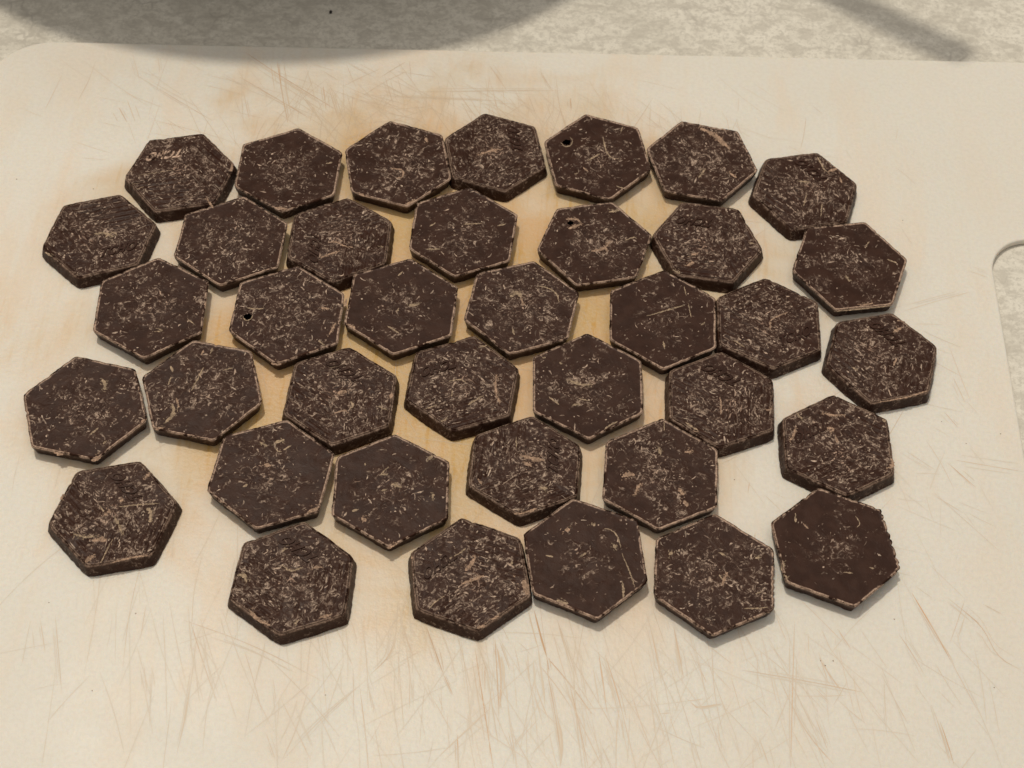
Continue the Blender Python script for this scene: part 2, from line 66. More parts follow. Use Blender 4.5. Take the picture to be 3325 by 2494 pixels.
MARK = [[0.3,0.7,[[-79.12,92.86],[-67.34,83.78],[-51.49,73.0]]],[0.28,0.6,[[-79.4,83.32],[-68.4,76.13],[-57.13,68.56]]],[0.22,0.45,[[-107.98,82.01],[-94.81,73.29],[-83.81,66.28]]],[0.32,0.8,[[-69.86,90.08],[-67.07,78.56]]],[0.3,0.7,[[-67.07,78.56],[-63.95,67.41]]],[0.3,0.6,[[-107.8,72.17],[-104.32,64.54]]],[0.28,0.6,[[-109.49,69.17],[-106.22,63.82]]],[0.2,0.4,[[-109.6,89.57],[-105.92,79.84]]],[0.3,0.6,[[-56.24,81.82],[-54.34,72.76]]],[0.25,0.5,[[-77.32,77.67],[-74.13,67.11]]],[0.2,0.4,[[-102.45,88.41],[-100.79,82.63]]],[0.45,0.9,[[7.82,-72.08],[9.32,-77.56],[10.96,-82.93]]],[0.3,0.8,[[10.96,-82.93],[16.13,-88.73],[20.86,-95.19]]],[0.3,0.8,[[10.96,-82.93],[11.63,-86.36]]],[0.3,0.8,[[-15.14,-77.64],[-12.92,-82.99],[-10.74,-88.24]]],[0.25,0.6,[[-10.74,-88.24],[-8.28,-93.0]]],[0.3,0.8,[[-4.45,-81.64],[-1.9,-94.08],[1.01,-108.31]]],[0.35,0.7,[[-0.29,-79.4],[0.76,-88.62],[1.55,-96.46]]],[0.5,0.5,[[0.37,-81.7],[1.6,-87.8],[1.66,-95.34]]],[0.3,0.6,[[11.07,-85.63],[13.18,-95.32],[14.93,-105.8]]],[0.3,0.4,[[-0.42,-95.48],[-5.61,-101.35],[-11.0,-107.48]]],[0.3,0.8,[[-6.81,-101.43],[-6.06,-108.77]]],[0.3,0.7,[[23.42,-81.7],[25.66,-88.48],[27.5,-95.49]]],[0.25,0.6,[[16.14,-89.11],[18.51,-98.67],[20.44,-107.06]]],[0.4,0.6,[[21.98,-81.02],[23.19,-88.64],[24.0,-94.61]]],[0.3,0.4,[[-26.15,-89.65],[-21.39,-83.95],[-21.76,-72.1]]],[0.3,0.5,[[31.96,-70.42],[33.78,-77.08],[35.55,-87.82]]],[0.4,0.5,[[38.12,-74.01],[39.5,-81.79],[40.17,-85.98]]],[0.25,0.5,[[0.82,-80.11],[3.3,-86.53]]],[0.25,0.5,[[-2.06,-85.74],[-1.69,-91.81]]],[0.5,0.4,[[13.56,-96.04],[15.13,-101.45],[14.63,-107.25]]],[0.3,0.4,[[13.2,-75.31],[16.78,-86.78]]],[0.25,0.4,[[-17.67,-89.85],[-17.08,-96.58]]],[0.35,0.45,[[-21.04,-76.06],[-17.4,-84.84]]],[0.25,0.4,[[27.15,-95.52],[27.55,-100.28]]],[0.25,0.5,[[35.18,-94.24],[37.28,-93.92]]],[0.35,0.5,[[41.52,-91.21],[42.2,-92.66],[48.2,-91.14]]],[0.5,0.3,[[9.1,-81.11],[11.04,-93.97]]],[0.28,0.9,[[90.78,-62.14],[94.52,-70.34],[97.66,-77.76]]],[0.24,0.9,[[93.97,-92.13],[94.92,-96.06],[95.93,-101.61]]],[0.28,0.6,[[64.46,-70.85],[63.26,-86.61],[61.98,-104.36]]],[0.22,0.8,[[73.77,-72.07],[76.38,-76.78]]],[0.25,0.6,[[69.3,-79.07],[71.26,-83.12],[73.76,-86.79]]],[0.22,0.6,[[101.75,-65.8],[105.83,-69.57],[107.8,-76.47],[112.73,-79.15]]],[0.22,0.5,[[87.04,-72.39],[89.68,-77.09],[91.73,-81.75]]],[0.25,0.6,[[62.94,-90.43],[65.59,-96.56],[71.07,-103.22]]],[0.3,0.5,[[52.58,-83.18],[65.68,-84.68],[77.88,-86.52]]],[0.25,0.5,[[102.32,-63.25],[100.37,-68.08],[98.11,-73.48]]],[0.22,0.5,[[97.66,-77.76],[101.11,-86.44],[102.63,-89.83]]],[0.22,0.5,[[68.06,-86.29],[70.88,-89.32]]],[0.25,0.4,[[54.03,-88.98],[58.19,-93.62]]],[0.22,0.5,[[67.69,-92.71],[69.93,-100.23]]],[0.22,0.5,[[55.6,-97.78],[57.49,-104.1]]],[0.22,0.4,[[98.67,-62.87],[105.09,-68.69]]],[0.22,0.4,[[-50.12,90.61],[-42.48,85.95]]],[0.22,0.35,[[-42.42,85.36],[-28.76,77.24]]],[0.2,0.35,[[-44.32,79.36],[-6.13,80.34]]],[0.2,0.4,[[-31.21,81.66],[10.35,85.83]]],[0.22,0.5,[[-11.93,93.96],[-6.34,84.39]]],[0.22,0.5,[[2.54,92.24],[6.19,84.89]]],[0.22,0.5,[[-0.43,83.15],[1.97,75.86]]],[0.3,0.7,[[11.07,82.98],[11.41,78.39]]],[0.28,0.6,[[-69.45,90.11],[-67.07,78.56],[-63.95,67.41]]],[0.28,0.5,[[-54.46,80.81],[-50.7,69.67]]],[0.22,0.4,[[-40.1,87.33],[-36.52,76.0]]],[0.3,0.35,[[95.97,16.45],[103.33,19.79],[113.51,23.95]]],[0.22,0.7,[[103.01,-13.14],[105.9,-17.45]]],[0.22,0.8,[[102.34,-27.54],[108.2,-33.83]]],[0.22,0.6,[[104.49,-26.65],[119.87,-28.68]]],[0.22,0.5,[[92.71,-24.84],[99.24,-29.7]]],[0.2,0.4,[[113.83,30.8],[118.53,28.88]]],[0.2,0.4,[[106.23,-2.62],[108.38,-10.2]]],[0.25,0.5,[[-65.55,-79.9],[-60.05,-91.92],[-57.03,-97.73]]],[0.2,0.5,[[-67.04,-79.6],[-52.05,-84.08],[-36.22,-91.47]]],[0.22,0.4,[[-97.5,-81.29],[-94.77,-88.91]]],[0.22,0.4,[[-94.58,-79.9],[-89.31,-98.01]]],[0.2,0.4,[[-44.04,-96.13],[-39.65,-103.21],[-36.17,-109.11]]],[0.2,0.4,[[-38.69,-94.27],[-39.99,-103.23],[-42.2,-109.86]]],[0.22,0.4,[[-63.26,-89.47],[-63.05,-103.29],[-63.44,-109.1]]],[0.2,0.35,[[-73.71,-90.17],[-71.8,-96.85]]],[0.2,0.4,[[-26.49,-90.44],[-35.81,-100.77],[-41.62,-109.11]]],[0.2,0.4,[[-46.13,-103.64],[-43.26,-109.57]]]]
SPECK = [[86.36,-68.89],[69.59,-79.89],[70.52,-80.94],[72.31,-79.71],[106.38,-83.59],[-96.44,-77.44],[-77.52,-78.74],[-34.86,-94.69],[-83.2,-96.93],[98.4,46.29],[107.29,-21.8],[102.08,-15.98],[115.8,-18.46],[-130.52,41.63],[-110.42,39.96],[52.38,-35.72]]
CRUMB = [-57.85,112.68]

# ------------------------------------------------------------------ helpers
rng = np.random.default_rng(7)
random.seed(7)

def link(o, parent=None):
    COL.objects.link(o)
    if parent is not None:
        o.parent = parent
    return o

def tag(o, label=None, cat=None, group=None, kind=None):
    if label: o['label'] = label
    if cat: o['category'] = cat
    if group: o['group'] = group
    if kind: o['kind'] = kind
    return o

def mesh_from(name, verts, faces, smooth=True):
    me = bpy.data.meshes.new(name)
    me.from_pydata((np.asarray(verts) * MM).tolist(), [], faces)
    if smooth:
        me.polygons.foreach_set('use_smooth', [True] * len(me.polygons))
    me.update()
    return me

def add_float(me, name, vals):
    a = me.attributes.new(name, 'FLOAT', 'POINT')
    a.data.foreach_set('value', np.asarray(vals, dtype=np.float32))

def add_color(me, name, cols):
    a = me.attributes.new(name, 'FLOAT_COLOR', 'POINT')
    c = np.ones((len(cols), 4), dtype=np.float32)
    c[:, :3] = cols
    a.data.foreach_set('color', c.ravel())

def _hash(ix, iy, seed):
    h = (ix.astype(np.int64) * 374761393 + iy.astype(np.int64) * 668265263 + seed * 982451653) & 0xffffffff
    h = ((h ^ (h >> 13)) * 1274126177) & 0xffffffff
    h = h ^ (h >> 16)
    return (h & 0xffff) / 65535.0

def vnoise(x, y, seed=0):
    x = np.asarray(x, float); y = np.asarray(y, float)
    ix = np.floor(x); iy = np.floor(y)
    fx = x - ix; fy = y - iy
    fx = fx * fx * (3 - 2 * fx); fy = fy * fy * (3 - 2 * fy)
    ix = ix.astype(np.int64); iy = iy.astype(np.int64)
    a = _hash(ix, iy, seed); b = _hash(ix + 1, iy, seed)
    c = _hash(ix, iy + 1, seed); d = _hash(ix + 1, iy + 1, seed)
    return (a * (1 - fx) + b * fx) * (1 - fy) + (c * (1 - fx) + d * fx) * fy

def fbm(x, y, seed=0, oct=3):
    s = 0; amp = 1; tot = 0
    for o in range(oct):
        s = s + amp * vnoise(x * 2 ** o, y * 2 ** o, seed + 17 * o); tot += amp; amp *= 0.55
    return s / tot

# ---- node helpers
def mat(name):
    m = bpy.data.materials.new(name)
    m.use_nodes = True
    nt = m.node_tree
    return m, nt, nt.nodes['Principled BSDF']

def node(nt, t, **kw):
    n = nt.nodes.new(t)
    for k_, v in kw.items():
        if k_.startswith('i_'):
            n.inputs[k_[2:].replace('_', ' ')].default_value = v
        else:
            setattr(n, k_, v)
    return n

def L(nt, a, b):
    nt.links.new(a, b)

def noise(nt, vec, scale, detail=3.0, rough=0.55, dist=0.0):
    n = node(nt, 'ShaderNodeTexNoise')
    n.inputs['Scale'].default_value = scale
    n.inputs['Detail'].default_value = detail
    n.inputs['Roughness'].default_value = rough
    n.inputs['Distortion'].default_value = dist
    L(nt, vec, n.inputs['Vector'])
    return n.outputs['Fac']

def ramp(nt, fac, lo, hi, a=0.0, b=1.0):
    n = node(nt, 'ShaderNodeMapRange')
    n.interpolation_type = 'SMOOTHSTEP'
    n.inputs['From Min'].default_value = lo
    n.inputs['From Max'].default_value = hi
    n.inputs['To Min'].default_value = a
    n.inputs['To Max'].default_value = b
    L(nt, fac, n.inputs['Value'])
    return n.outputs['Result']

def math_(nt, op, a, b=None):
    n = node(nt, 'ShaderNodeMath', operation=op)
    for i, v in enumerate((a, b)):
        if v is None: continue
        if isinstance(v, (int, float)): n.inputs[i].default_value = v
        else: L(nt, v, n.inputs[i])
    return n.outputs[0]

def mix(nt, fac, a, b):
    n = node(nt, 'ShaderNodeMix', data_type='RGBA')
    if isinstance(fac, (int, float)): n.inputs[0].default_value = fac
    else: L(nt, fac, n.inputs[0])
    for i, v in ((6, a), (7, b)):
        if isinstance(v, tuple): n.inputs[i].default_value = (*v, 1)
        else: L(nt, v, n.inputs[i])
    return n.outputs[2]

def bump(nt, h, strength, dist):
    n = node(nt, 'ShaderNodeBump')
    n.inputs['Strength'].default_value = strength
    n.inputs['Distance'].default_value = dist
    L(nt, h, n.inputs['Height'])
    return n.outputs['Normal']

def obj_coords(nt, scatter=0.0):
    tc = node(nt, 'ShaderNodeTexCoord')
    if not scatter:
        return tc.outputs['Object']
    oi = node(nt, 'ShaderNodeObjectInfo')
    ma = node(nt, 'ShaderNodeVectorMath', operation='MULTIPLY_ADD')
    L(nt, oi.outputs['Location'], ma.inputs[0])
    ma.inputs[1].default_value = (scatter, scatter, 0)
    L(nt, tc.outputs['Object'], ma.inputs[2])
    return ma.outputs[0]

def scaled(nt, vec, s, rot=0.0):
    m = node(nt, 'ShaderNodeMapping')
    m.inputs['Scale'].default_value = s
    m.inputs['Rotation'].default_value = (0, 0, rot)
    L(nt, vec, m.inputs['Vector'])
    return m.outputs[0]

# ------------------------------------------------------------------ materials
def chocolate_material():
    m, nt, b = mat('dark_chocolate')
    v = obj_coords(nt, 7.3)
    at = node(nt, 'ShaderNodeAttribute', attribute_type='OBJECT', attribute_name='scuff')
    rim = node(nt, 'ShaderNodeAttribute', attribute_type='GEOMETRY', attribute_name='rim')
    big = noise(nt, v, 150, 5, 0.68, 1.4)
    fine = noise(nt, v, 1500, 3, 0.6, 1.2)
    fine2 = noise(nt, v, 2600, 2, 0.6, 0.8)
    base = mix(nt, ramp(nt, noise(nt, v, 260, 3), 0.35, 0.65), (0.0300, 0.0116, 0.0066), (0.0425, 0.0182, 0.0112))
    # dusty chafing: irregular islands, denser towards the middle of a piece, bare patches between
    tc = node(nt, 'ShaderNodeTexCoord')
    ln = node(nt, 'ShaderNodeVectorMath', operation='LENGTH'); fl = node(nt, 'ShaderNodeVectorMath', operation='MULTIPLY')
    fl.inputs[1].default_value = (1, 1, 0); L(nt, tc.outputs['Object'], fl.inputs[0]); L(nt, fl.outputs[0], ln.inputs[0])
    mid = ramp(nt, ln.outputs['Value'], 0.0, 0.010, 0.15, -0.015)
    face = node(nt, 'ShaderNodeAttribute', attribute_type='GEOMETRY', attribute_name='face')
    lvl = math_(nt, 'ADD', math_(nt, 'ADD', big, mid), math_(nt, 'MULTIPLY', at.outputs['Fac'], 0.17))
    patch = math_(nt, 'MULTIPLY', ramp(nt, lvl, 0.54, 0.72), face.outputs['Fac'])
    dust = noise(nt, v, 620, 6, 0.74, 1.3)
    haze = math_(nt, 'MULTIPLY', ramp(nt, dust, 0.42, 0.62), patch)
    col = mix(nt, math_(nt, 'MULTIPLY', haze, 0.55), base, (0.140, 0.090, 0.068))
    isl = math_(nt, 'MULTIPLY', ramp(nt, dust, 0.545, 0.61), patch)
    isl = math_(nt, 'MULTIPLY', isl, ramp(nt, fine2, 0.36, 0.58, 0.25, 1.0))
    col = mix(nt, math_(nt, 'MULTIPLY', isl, 0.88), col, (0.53, 0.400, 0.308))
    dk = math_(nt, 'MULTIPLY', ramp(nt, fine, 0.44, 0.34), patch)
    col = mix(nt, math_(nt, 'MULTIPLY', dk, 0.75), col, (0.016, 0.0075, 0.0050))
    rn = noise(nt, v, 700, 4, 0.65)
    rm = math_(nt, 'MULTIPLY', rim.outputs['Fac'], ramp(nt, math_(nt, 'ADD', math_(nt, 'MULTIPLY', rn, 0.55), math_(nt, 'MULTIPLY', noise(nt, v, 210, 3), 0.45)), 0.43, 0.52))
    rimcol = mix(nt, ramp(nt, fine, 0.35, 0.65), (0.30, 0.200, 0.148), (0.66, 0.470, 0.350))
    col = mix(nt, rm, col, rimcol)
    L(nt, col, b.inputs['Base Color'])
    L(nt, ramp(nt, big, 0.3, 0.7, 0.36, 0.58), b.inputs['Roughness'])
    b.inputs['Specular IOR Level'].default_value = 0.13
    h = math_(nt, 'ADD', math_(nt, 'MULTIPLY', fine, math_(nt, 'ADD', patch, 0.15)), math_(nt, 'MULTIPLY', fine2, 0.35))
    L(nt, bump(nt, h, 0.55, 0.00022), b.inputs['Normal'])
    return m

def attr_material(name, rough=0.7, spec=0.25, bumpy=True, nscale=2500, vary=True):
    m, nt, b = mat(name)
    a = node(nt, 'ShaderNodeAttribute', attribute_type='GEOMETRY', attribute_name='tone')
    v = obj_coords(nt, 7.3)
    n = noise(nt, v, nscale, 3, 0.6)
    d = node(nt, 'ShaderNodeMix', data_type='RGBA', blend_type='MULTIPLY')
    d.inputs[0].default_value = 1.0
    L(nt, a.outputs['Color'], d.inputs[6])
    c = mix(nt, ramp(nt, n, 0.35, 0.65), (0.62, 0.60, 0.58), (1.15, 1.12, 1.1))
    L(nt, c, d.inputs[7])
    L(nt, d.outputs[2] if vary else a.outputs['Color'], b.inputs['Base Color'])
    b.inputs['Roughness'].default_value = rough
    b.inputs['Specular IOR Level'].default_value = spec
    if bumpy:
        L(nt, bump(nt, n, 0.5, 0.00015), b.inputs['Normal'])
    return m

def board_material():
    m, nt, b = mat('white_plastic_board')
    v = obj_coords(nt)
    sep = node(nt, 'ShaderNodeSeparateXYZ'); L(nt, v, sep.inputs[0])
    # food stain in the middle, painted deeper to include shade between the pieces
    ex = math_(nt, 'POWER', math_(nt, 'ABSOLUTE', math_(nt, 'DIVIDE', math_(nt, 'ADD', sep.outputs[0], 0.020), 0.112)), 2.0)
    ey = math_(nt, 'POWER', math_(nt, 'ABSOLUTE', math_(nt, 'DIVIDE', math_(nt, 'ADD', sep.outputs[1], -0.006), 0.098)), 2.0)
    r = math_(nt, 'SQRT', math_(nt, 'ADD', ex, ey))
    blot = noise(nt, v, 26, 4, 0.6, 0.5)
    rr = math_(nt, 'ADD', r, math_(nt, 'MULTIPLY', math_(nt, 'SUBTRACT', blot, 0.5), 1.3))
    stain_shade = ramp(nt, rr, 0.30, 0.95, 1.0, 0.0)
    stain = ramp(nt, rr, 0.50, 1.20, 1.0, 0.0)
    streak = noise(nt, scaled(nt, v, (1.0, 0.10, 1.0), 0.16), 620, 3, 0.6, 0.2)
    streak2 = noise(nt, scaled(nt, v, (1.0, 0.12, 1.0), -0.35), 480, 3, 0.6, 0.2)
    st = math_(nt, 'MAXIMUM', ramp(nt, streak, 0.52, 0.74), ramp(nt, streak2, 0.54, 0.76))
    amt = math_(nt, 'ADD', math_(nt, 'MULTIPLY', stain, math_(nt, 'ADD', 0.13, math_(nt, 'MULTIPLY', st, 0.20))), math_(nt, 'MULTIPLY', stain_shade, 0.70))
    col = mix(nt, ramp(nt, noise(nt, v, 14, 3), 0.3, 0.7), (0.72, 0.690, 0.615), (0.745, 0.712, 0.640))
    tint = mix(nt, ramp(nt, noise(nt, v, 40, 3), 0.35, 0.65), (0.55, 0.325, 0.075), (0.62, 0.355, 0.125))
    pe = math_(nt, 'MULTIPLY', ramp(nt, noise(nt, scaled(nt, v, (1.0, 0.28, 1.0), 0.2), 75, 4, 0.62, 0.4), 0.44, 0.66), ramp(nt, r, 0.8, 1.75, 1.0, 0.0))
    col = mix(nt, math_(nt, 'MULTIPLY', pe, 0.34), col, (0.76, 0.575, 0.40))
    col = mix(nt, amt, col, tint)
    grain = noise(nt, v, 1000, 3, 0.6)
    col = mix(nt, math_(nt, 'MULTIPLY', ramp(nt, grain, 0.40, 0.64), 0.16), col, (0.57, 0.52, 0.43))
    L(nt, col, b.inputs['Base Color'])
    b.inputs['Specular IOR Level'].default_value = 0.46
    b.inputs['Subsurface Weight'].default_value = 0.3
    b.inputs['Subsurface Radius'].default_value = (1.0, 0.7, 0.45)
    b.inputs['Subsurface Scale'].default_value = 0.0022
    L(nt, bump(nt, grain, 0.40, 0.00028), b.inputs['Normal'])
    L(nt, ramp(nt, blot, 0.3, 0.7, 0.42, 0.54), b.inputs['Roughness'])
    return m

def counter_material():
    m, nt, b = mat('mottled_stone_laminate')
    v = obj_coords(nt)
    big = noise(nt, v, 26, 4, 0.6, 0.3)
    mid = noise(nt, scaled(nt, v, (0.75, 1.2, 1)), 210, 6, 0.72, 0.35)
    fine = noise(nt, v, 700, 4, 0.7, 0.2)
    vein_p = node(nt, 'ShaderNodeMix', data_type='VECTOR')
    vein_p.inputs[0].default_value = 0.006
    nn = node(nt, 'ShaderNodeTexNoise'); nn.inputs['Scale'].default_value = 190; nn.inputs['Detail'].default_value = 5
    L(nt, v, nn.inputs['Vector']); L(nt, v, vein_p.inputs[4]); L(nt, nn.outputs['Color'], vein_p.inputs[5])
    vo = node(nt, 'ShaderNodeTexVoronoi', feature='DISTANCE_TO_EDGE'); vo.inputs['Scale'].default_value = 190
    L(nt, vein_p.outputs[1], vo.inputs['Vector'])
    vein = ramp(nt, vo.outputs['Distance'], 0.0, 0.13, 1.0, 0.0)
    col = mix(nt, ramp(nt, big, 0.36, 0.64), (0.625, 0.592, 0.512), (0.72, 0.685, 0.600))
    col = mix(nt, math_(nt, 'MULTIPLY', ramp(nt, mid, 0.48, 0.60), 0.6), col, (0.49, 0.455, 0.39))
    col = mix(nt, math_(nt, 'MULTIPLY', ramp(nt, mid, 0.47, 0.38), 0.6), col, (0.78, 0.745, 0.660))
    vm = math_(nt, 'MULTIPLY', vein, ramp(nt, noise(nt, v, 60, 3), 0.54, 0.68))
    col = mix(nt, math_(nt, 'MULTIPLY', vm, 0.5), col, (0.36, 0.33, 0.285))
    col = mix(nt, math_(nt, 'MULTIPLY', ramp(nt, fine, 0.46, 0.62), 0.6), col, (0.49, 0.46, 0.395))
    L(nt, col, b.inputs['Base Color'])
    b.inputs['Roughness'].default_value = 0.48
    b.inputs['Specular IOR Level'].default_value = 0.35
    L(nt, bump(nt, mid, 0.10, 0.0004), b.inputs['Normal'])
    return m

def plain_material(name, col, rough, metal=0.0, scale=60):
    m, nt, b = mat(name)
    v = obj_coords(nt)
    n = noise(nt, v, scale, 4)
    c = mix(nt, n, tuple(x * 0.8 for x in col), tuple(min(1, x * 1.2) for x in col))
    L(nt, c, b.inputs['Base Color'])
    b.inputs['Roughness'].default_value = rough
    b.inputs['Metallic'].default_value = metal
    return m

M_CHOC = chocolate_material()
M_FLECK = attr_material('chafed_cocoa_butter', 0.75, 0.2)
M_MARK = attr_material('stained_cut', 0.6, 0.25, False, 900, False)
M_BOARD = board_material()
M_COUNTER = counter_material()
M_PAN = plain_material('dark_pan_metal', (0.09, 0.088, 0.085), 0.35, 0.9)
M_CRUMB = plain_material('burnt_crumb', (0.012, 0.009, 0.007), 0.7, 0, 3000)

# ------------------------------------------------------------------ the setting: counter
def slab(name, x0, x1, y0, y1, z0, z1, m):
    V = [(x0, y0, z0), (x1, y0, z0), (x1, y1, z0), (x0, y1, z0), (x0, y0, z1), (x1, y0, z1), (x1, y1, z1), (x0, y1, z1)]
    F = [(3, 2, 1, 0), (4, 5, 6, 7), (0, 1, 5, 4), (1, 2, 6, 5), (2, 3, 7, 6), (3, 0, 4, 7)]
    me = mesh_from(name, V, F, False)
    me.materials.append(m)
    return link(bpy.data.objects.new(name, me))
counter = slab('countertop', -700, 700, -260, 480, -30, 0, M_COUNTER)
tag(counter, 'grey beige mottled stone laminate counter under the white cutting board', 'countertop', kind='structure')

# ------------------------------------------------------------------ cutting board: rounded plate with a grip slot
def round_poly(pts, rad, n=14):
    out = []
    k_ = len(pts)
    for i in range(k_):
        p0 = Vector(pts[i - 1]); p1 = Vector(pts[i]); p2 = Vector(pts[(i + 1) % k_])
        a = (p0 - p1).normalized(); c = (p2 - p1).normalized()
        ang = a.angle(c); d = rad / math.tan(ang / 2)
        ctr = p1 + (a + c).normalized() * (rad / math.sin(ang / 2))
        s = p1 + a * d - ctr; e = p1 + c * d - ctr
        a0 = math.atan2(s.y, s.x); a1 = math.atan2(e.y, e.x)
        da = (a1 - a0 + math.pi) % (2 * math.pi) - math.pi
        for j in range(n + 1):
            t = a0 + da * j / n
            out.append((ctr.x + rad * math.cos(t), ctr.y + rad * math.sin(t)))
    return out

def curve_plate(name, loops, z, half, bev):
    cu_ = bpy.data.curves.new(name, 'CURVE')
    cu_.dimensions = '2D'; cu_.fill_mode = 'BOTH'
    cu_.extrude = (half - bev) * MM; cu_.bevel_depth = bev * MM; cu_.bevel_resolution = 4; cu_.offset = -bev * MM
    for lp in loops:
        s = cu_.splines.new('POLY'); s.points.add(len(lp) - 1); s.use_cyclic_u = True
        for p, (x, y) in zip(s.points, lp): p.co = (x * MM, y * MM, 0, 1)
    o = bpy.data.objects.new(name + '_curve', cu_); COL.objects.link(o)
    dg = bpy.context.evaluated_depsgraph_get()
    me = bpy.data.meshes.new_from_object(o.evaluated_get(dg))
    bpy.data.objects.remove(o); bpy.data.curves.remove(cu_)
    me.name = name
    me.transform(Matrix.Translation((0, 0, z * MM)))
    return me
ang = math.radians(3.3)
ca, sa = math.cos(ang), math.sin(ang)
def B2(x, y):                                   # board frame -> counter, mm
    return (2 + x * ca - y * sa, 100.2 + x * sa + y * ca)
outer = round_poly([B2(-150, -270), B2(190, -270), B2(190, 0), B2(-150, 0)], 17)
slot = round_poly([(120.0, 41.8), (121.6, -92), (153.5, -90.2), (151.9, 43.6)], 11.5)
bme = curve_plate('cutting_board', [outer, slot], BOARD_T / 2, BOARD_T / 2, 0.55)
bme.materials.clear(); bme.materials.append(M_BOARD)
board = link(bpy.data.objects.new('cutting_board', bme))
tag(board, 'worn off-white plastic cutting board with knife marks and a rounded grip slot', 'cutting board')

# ------------------------------------------------------------------ ribbons (knife cuts, flecks, gouges): raised or sunk strips with real relief
class Strips:
    def __init__(self): self.v = []; self.f = []; self.c = []; self.n = 0
    def add(self, pts, wid, z, ridge, col):
        """pts (n,2) mm, wid (n,), z (n,) surface heights"""
        pts = np.asarray(pts, float); n = len(pts)
        t = np.gradient(pts, axis=0); t /= np.maximum(np.linalg.norm(t, axis=1, keepdims=True), 1e-9)
        nn = np.stack([-t[:, 1], t[:, 0]], 1)
        b0 = self.n; self.n += 3 * n
        a = np.concatenate([pts - nn * wid[:, None] / 2, pts, pts + nn * wid[:, None] / 2])
        zz = np.concatenate([z, z + ridge, z])
        self.v.append(np.column_stack([a, zz]))
        for i in range(n - 1):
            self.f.append((b0 + i, b0 + i + 1, b0 + n + i + 1, b0 + n + i))
            self.f.append((b0 + n + i, b0 + n + i + 1, b0 + 2 * n + i + 1, b0 + 2 * n + i))
        cc = np.asarray(col, float)
        self.c.append(np.tile(cc, (3 * n, 1)) if cc.ndim == 1 else np.tile(cc, (3, 1)))
    def add_many(self, p, w, z, ridge, col):
        k_, n = p.shape[:2]
        t = np.gradient(p, axis=1); t /= np.maximum(np.linalg.norm(t, axis=2, keepdims=True), 1e-9)
        nn = np.stack([-t[..., 1], t[..., 0]], 2) * w[..., None] / 2
        v = np.concatenate([np.concatenate([p - nn, z[..., None]], 2), np.concatenate([p, z[..., None] + ridge], 2), np.concatenate([p + nn, z[..., None]], 2)], 1)
        self.v.append(v.reshape(-1, 3)); self.c.append(np.repeat(col, 3 * n, axis=0))
        q_ = []
        for i in range(n - 1):
            q_.append((i, i + 1, n + i + 1, n + i)); q_.append((n + i, n + i + 1, 2 * n + i + 1, 2 * n + i))
        f = np.array(q_)[None] + (self.n + 3 * n * np.arange(k_))[:, None, None]
        self.f += [tuple(r) for r in f.reshape(-1, 4).tolist()]
        self.n += 3 * n * k_
    def build(self, name, m, parent):
        fl = [f[::-1] for f in self.f]
        me = mesh_from(name, np.concatenate(self.v), fl)
        add_color(me, 'tone', np.concatenate(self.c))
        me.materials.append(m)
        return link(bpy.data.objects.new(name, me), parent)

def resample(pl, n):
    pl = np.asarray(pl, float)
    if len(pl) > 2:                                # soften the corners of the polyline
        for _ in range(2):
            q_ = [pl[0]]
            for a, c in zip(pl[:-1], pl[1:]): q_ += [0.75 * a + 0.25 * c, 0.25 * a + 0.75 * c]
            pl = np.array(q_ + [pl[-1]])
    d = np.concatenate([[0], np.cumsum(np.linalg.norm(np.diff(pl, axis=0), axis=1))])
    u = np.linspace(0, d[-1], n)
    return np.stack([np.interp(u, d, pl[:, 0]), np.interp(u, d, pl[:, 1])], 1)

cuts = Strips()
BASE = np.array([0.72, 0.675, 0.575])
ZB = BOARD_T
def in_slot(p):
    return (p[0] > 112 and p[1] < 52) or p[0] > 150
def cut(pl, w, strength, warm):
    L_ = np.linalg.norm(np.asarray(pl[-1]) - np.asarray(pl[0]))
    n = int(max(5, min(26, L_ / 1.5)))
    pts = resample(pl, n)
    s = np.linspace(0, 1, n)
    prof = np.minimum(1, np.minimum(s, 1 - s) * 5) * 0.85 + 0.15
    jit = 0.55 + 0.9 * vnoise(s * L_ * 0.35, np.full(n, rng.random() * 99), 3)
    dark = BASE * np.array([0.74, 0.54, 0.39]) * (1 - warm) + BASE * np.array([0.94, 0.62, 0.42]) * warm
    er = np.hypot((pts[:, 0] + 20) / 118, (pts[:, 1] - 12) / 112)
    c_ = (np.clip((1.0 - er) / 0.55, 0, 1) * 0.5)[:, None]
    base = BASE * (1 - c_) + np.array([0.55, 0.36, 0.15]) * c_
    dark = dark * (1 - 0.45 * c_)
    f = np.clip(0.06 + 0.9 * strength * (0.55 + 0.75 * vnoise(s * L_ * 0.2, np.full(n, rng.random() * 99), 5)), 0, 1)[:, None]
    cuts.add(pts, w * prof * jit, np.full(n, ZB + 0.012 + rng.random() * 0.02), 0.006, base * (1 - f) + dark * f)
for w, st_, pl in MARK:
    cut(pl, w * 0.72, 1.25 * st_ ** 1.4, rng.uniform(0.4, 0.95))
    for _ in range(2):                             # companions of the same knife stroke
        o = rng.normal(0, 0.9, 2); a = rng.normal(0, 0.02)
        P_ = np.asarray(pl); c0 = P_.mean(0); q_ = (P_ - c0) * rng.uniform(0.4, 0.9)
        q_ = q_ @ np.array([[math.cos(a), -math.sin(a)], [math.sin(a), math.cos(a)]]) + c0 + o
        cut(q_, w * 0.6, st_ * 0.4, rng.uniform(0.3, 0.9))
